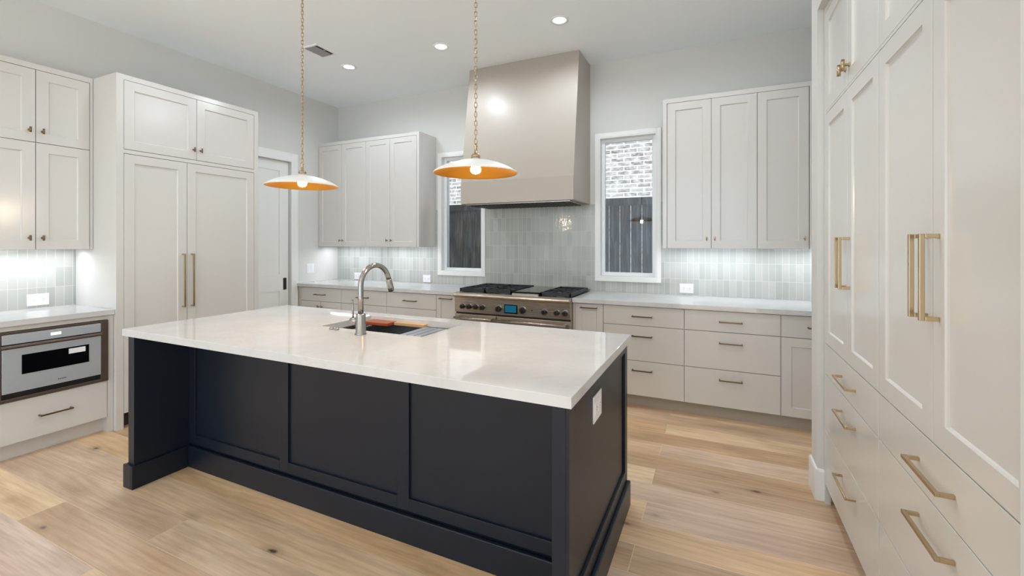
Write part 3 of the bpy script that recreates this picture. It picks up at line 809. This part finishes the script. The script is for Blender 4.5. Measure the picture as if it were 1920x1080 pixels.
outlet((-4.347, yt2, 0.966), RB, 'white wall outlet on the grey tile left of the faucet, nearest the corner')
outlet((-3.235, yt2, 0.97), RB, 'white wall outlet on the grey tile just left of the left window', 0.11)
outlet((-0.264, yt2, 0.978), RB, 'white wall outlet on the grey tile right of the right window', 0.122)
outlet((XL + 0.008, 1.55, 0.978), RL, 'white wall outlet on the tile above the drawer microwave', 0.122)
outlet((e0, 1.814, 0.738), RL, 'white double outlet plate on the dark end of the island', 0.13, 0.108)
outlet((XL, 4.05, 1.083), RL, 'white double light switch on the wall right of the pocket door', 0.115, 0.118, 'switch')

# ---- pendants
def pendant(x, label):
    y, zr = 1.917, 1.757
    r = thing('pendant_light', label, 'pendant light', (x, y, CEIL), 0, 'pendant lights over the island')
    Z = lambda z: z - CEIL
    R = 0.208
    outp = [(0.014, 1.834), (0.02, 1.826), (0.04, 1.82), (0.085, 1.813), (0.13, 1.8), (0.17, 1.783), (0.195, 1.768), (R - 0.003, zr + 0.005), (R, zr)]
    sh = MB().lathe([(a, Z(b)) for a, b in outp] + [(R - 0.002, Z(zr - 0.0015))], (0, 0, 0), 64).build('lamp_shade', M['shade'], r)
    MB().lathe([(R - 0.002, Z(zr - 0.0015))] + [(max(a - 0.004, 0.0), Z(b - 0.005)) for a, b in outp[::-1][1:]], (0, 0, 0), 64).build('shade_lining', M['gold'], sh)['label'] = 'gold leaf inside of the shade'
    MB().lathe([(0.0225, Z(1.834)), (0.0225, Z(1.843)), (0.019, Z(1.849)), (0.0085, Z(1.853)), (0.0065, Z(1.886)), (0.011, Z(1.891)), (0.0065, Z(1.896)), (0.004, Z(1.903))], (0, 0, 0), 24, 'z', True, True).build('finial', M['brass'], r)
    ch = MB(); pitch = 0.0225; z = 1.914; k = 0
    while z < CEIL - 0.03:
        pts = []
        for j in range(14):
            a = 2 * PI * j / 14; s_ = 0.0068 * math.cos(a); hz = 0.0075 * (1 if math.sin(a) > 0.01 else (-1 if math.sin(a) < -0.01 else 0)) + 0.0065 * math.sin(a)
            th = 0.55
            if k % 2: th += PI / 2
            pts.append((s_ * math.cos(th), s_ * math.sin(th), Z(z) + hz))
        ch.tube(pts, 0.0021, 6, True); z += pitch; k += 1
    ch.build('chain', M['brass'], r)
    MB().lathe([(0.0, Z(CEIL - 0.035)), (0.012, Z(CEIL - 0.034)), (0.02, Z(CEIL - 0.022)), (0.06, Z(CEIL - 0.018)), (0.062, Z(CEIL - 0.001))], (0, 0, 0), 32, 'z', False, True).build('canopy', M['brass'], r)
    MB().lathe([(0.013, Z(1.83)), (0.016, Z(1.808)), (0.013, Z(1.803))], (0, 0, 0), 20, 'z', True, True).build('socket', M['brass'], r)
    MB().lathe([(0.012, Z(1.803)), (0.02, Z(1.792)), (0.026, Z(1.777)), (0.024, Z(1.764)), (0.014, Z(1.755)), (0.0, Z(1.752))], (0, 0, 0), 24).build('bulb', M['bulb'], r)
    l = lamp('pendant_bulb_light', 'POINT', (x, y, 1.738), 5, (1.0, 0.86, 0.64), shadow_soft_size=0.02)
pendant(-2.297, 'white dish pendant with gold lining hanging in front of the pocket door')
pendant(-1.0855, 'white dish pendant with gold lining hanging in front of the hood')

# ---- ceiling fixtures
def downlight(x, y, label):
    r = thing('recessed_light', label, 'ceiling light', (x, y, CEIL), 0, 'recessed ceiling lights')
    MB().lathe([(0.052, -0.0005), (0.078, -0.0005), (0.078, -0.005), (0.056, -0.007), (0.052, -0.003), (0.052, -0.0005)], (0, 0, 0), 32).build('trim_ring', M['plastic'], r)
    MB().lathe([(0.0, -0.003), (0.053, -0.003)], (0, 0, 0), 32).build('lens', M['lens'], r)
    lamp('downlight', 'SPOT', (x, y, CEIL - 0.02), 23, (0.85, 0.93, 1.0), spot_size=math.radians(172), spot_blend=0.6, shadow_soft_size=0.05)
downlight(-3.497, 3.494, 'lit recessed ceiling light nearest the air vent, leftmost of three')
downlight(-2.352, 3.494, 'lit recessed ceiling light between the two pendant chains, middle of three')
downlight(-1.184, 3.49, 'lit recessed ceiling light right of the right pendant chain, rightmost of three')

r = thing('air_vent', 'small grey ceiling air vent beside the left pendant chain', 'air vent', (-3.462, 3.082, CEIL))
MB().box(-0.085, 0.085, -0.11, 0.11, -0.004, -0.0005).build('backing', M['black'], r)
m = MB(); m.box(-0.1, -0.075, -0.125, 0.125, -0.01, -0.001).box(0.085, 0.1, -0.125, 0.125, -0.01, -0.001).box(-0.075, 0.085, -0.125, -0.105, -0.01, -0.001).box(-0.075, 0.085, 0.105, 0.125, -0.01, -0.001)
m.build('frame', M['plastic'], r)
m = MB()
for k in range(6):
    x = -0.07 + k * 0.02; m.prism([(x, -0.010), (x + 0.002, -0.012), (x + 0.018, -0.006), (x + 0.016, -0.004)], -0.105, 0.105, 'y')
m.box(-0.075, 0.085, -0.004, 0.004, -0.013, -0.005)
m.build('louvers', M['slot'], r)

# ---- under-cabinet strip lights
for (x, y, L, e_, rz) in ((-4.31, 4.32, 0.66, 1.4, 0), (-3.49, 4.32, 0.66, 1.5, 0), (-0.03, 4.32, 0.76, 1.8, 0), (0.69, 4.32, 0.46, 1.15, 0), (-4.55, 1.43, 0.56, 1.6, PI / 2)):
    rot = (math.radians(4), 0, 0) if rz == 0 else (0, math.radians(4), 0)
    if rz: lamp('under_cabinet_light', 'AREA', (x, y, 1.35), e_, (0.9, 0.93, 1.0), rot, shape='RECTANGLE', size=0.03, size_y=L)
    else: lamp('under_cabinet_light', 'AREA', (x, y, 1.35), e_, (0.9, 0.93, 1.0), rot, shape='RECTANGLE', size=L, size_y=0.03)

# ------------------------------------------------------------------ outdoors
tag(MB().box(-7, 4, 4.75, 8.2, -0.12, -0.02).build('ground', M['ground']), 'gravel side yard outside the windows', 'ground', kind='structure')
r = thing('wood_fence', 'weathered dark wooden fence outside the two windows', 'fence', (-1.9, 5.5, -0.02))
m = MB().box(-3.0, 2.6, -0.045, 0.06, 1.885, 1.975); m.build('top_rail', M['fence'], r)
bx = -1.088 + 1.9 - 0.132 * 23
for k in range(40):
    x = bx + k * 0.132
    if -3.0 < x < 2.5: MB().box(x + 0.004, x + 0.128, 0, 0.018, 0.02, 1.9).build('board', M['fence'], r)
tag(MB().box(-7, 4, 7.4, 7.6, -0.1, 6.0).build('brick_wall', M['brick']), 'whitewashed brick wall of the neighbouring house seen above the fence', 'wall')
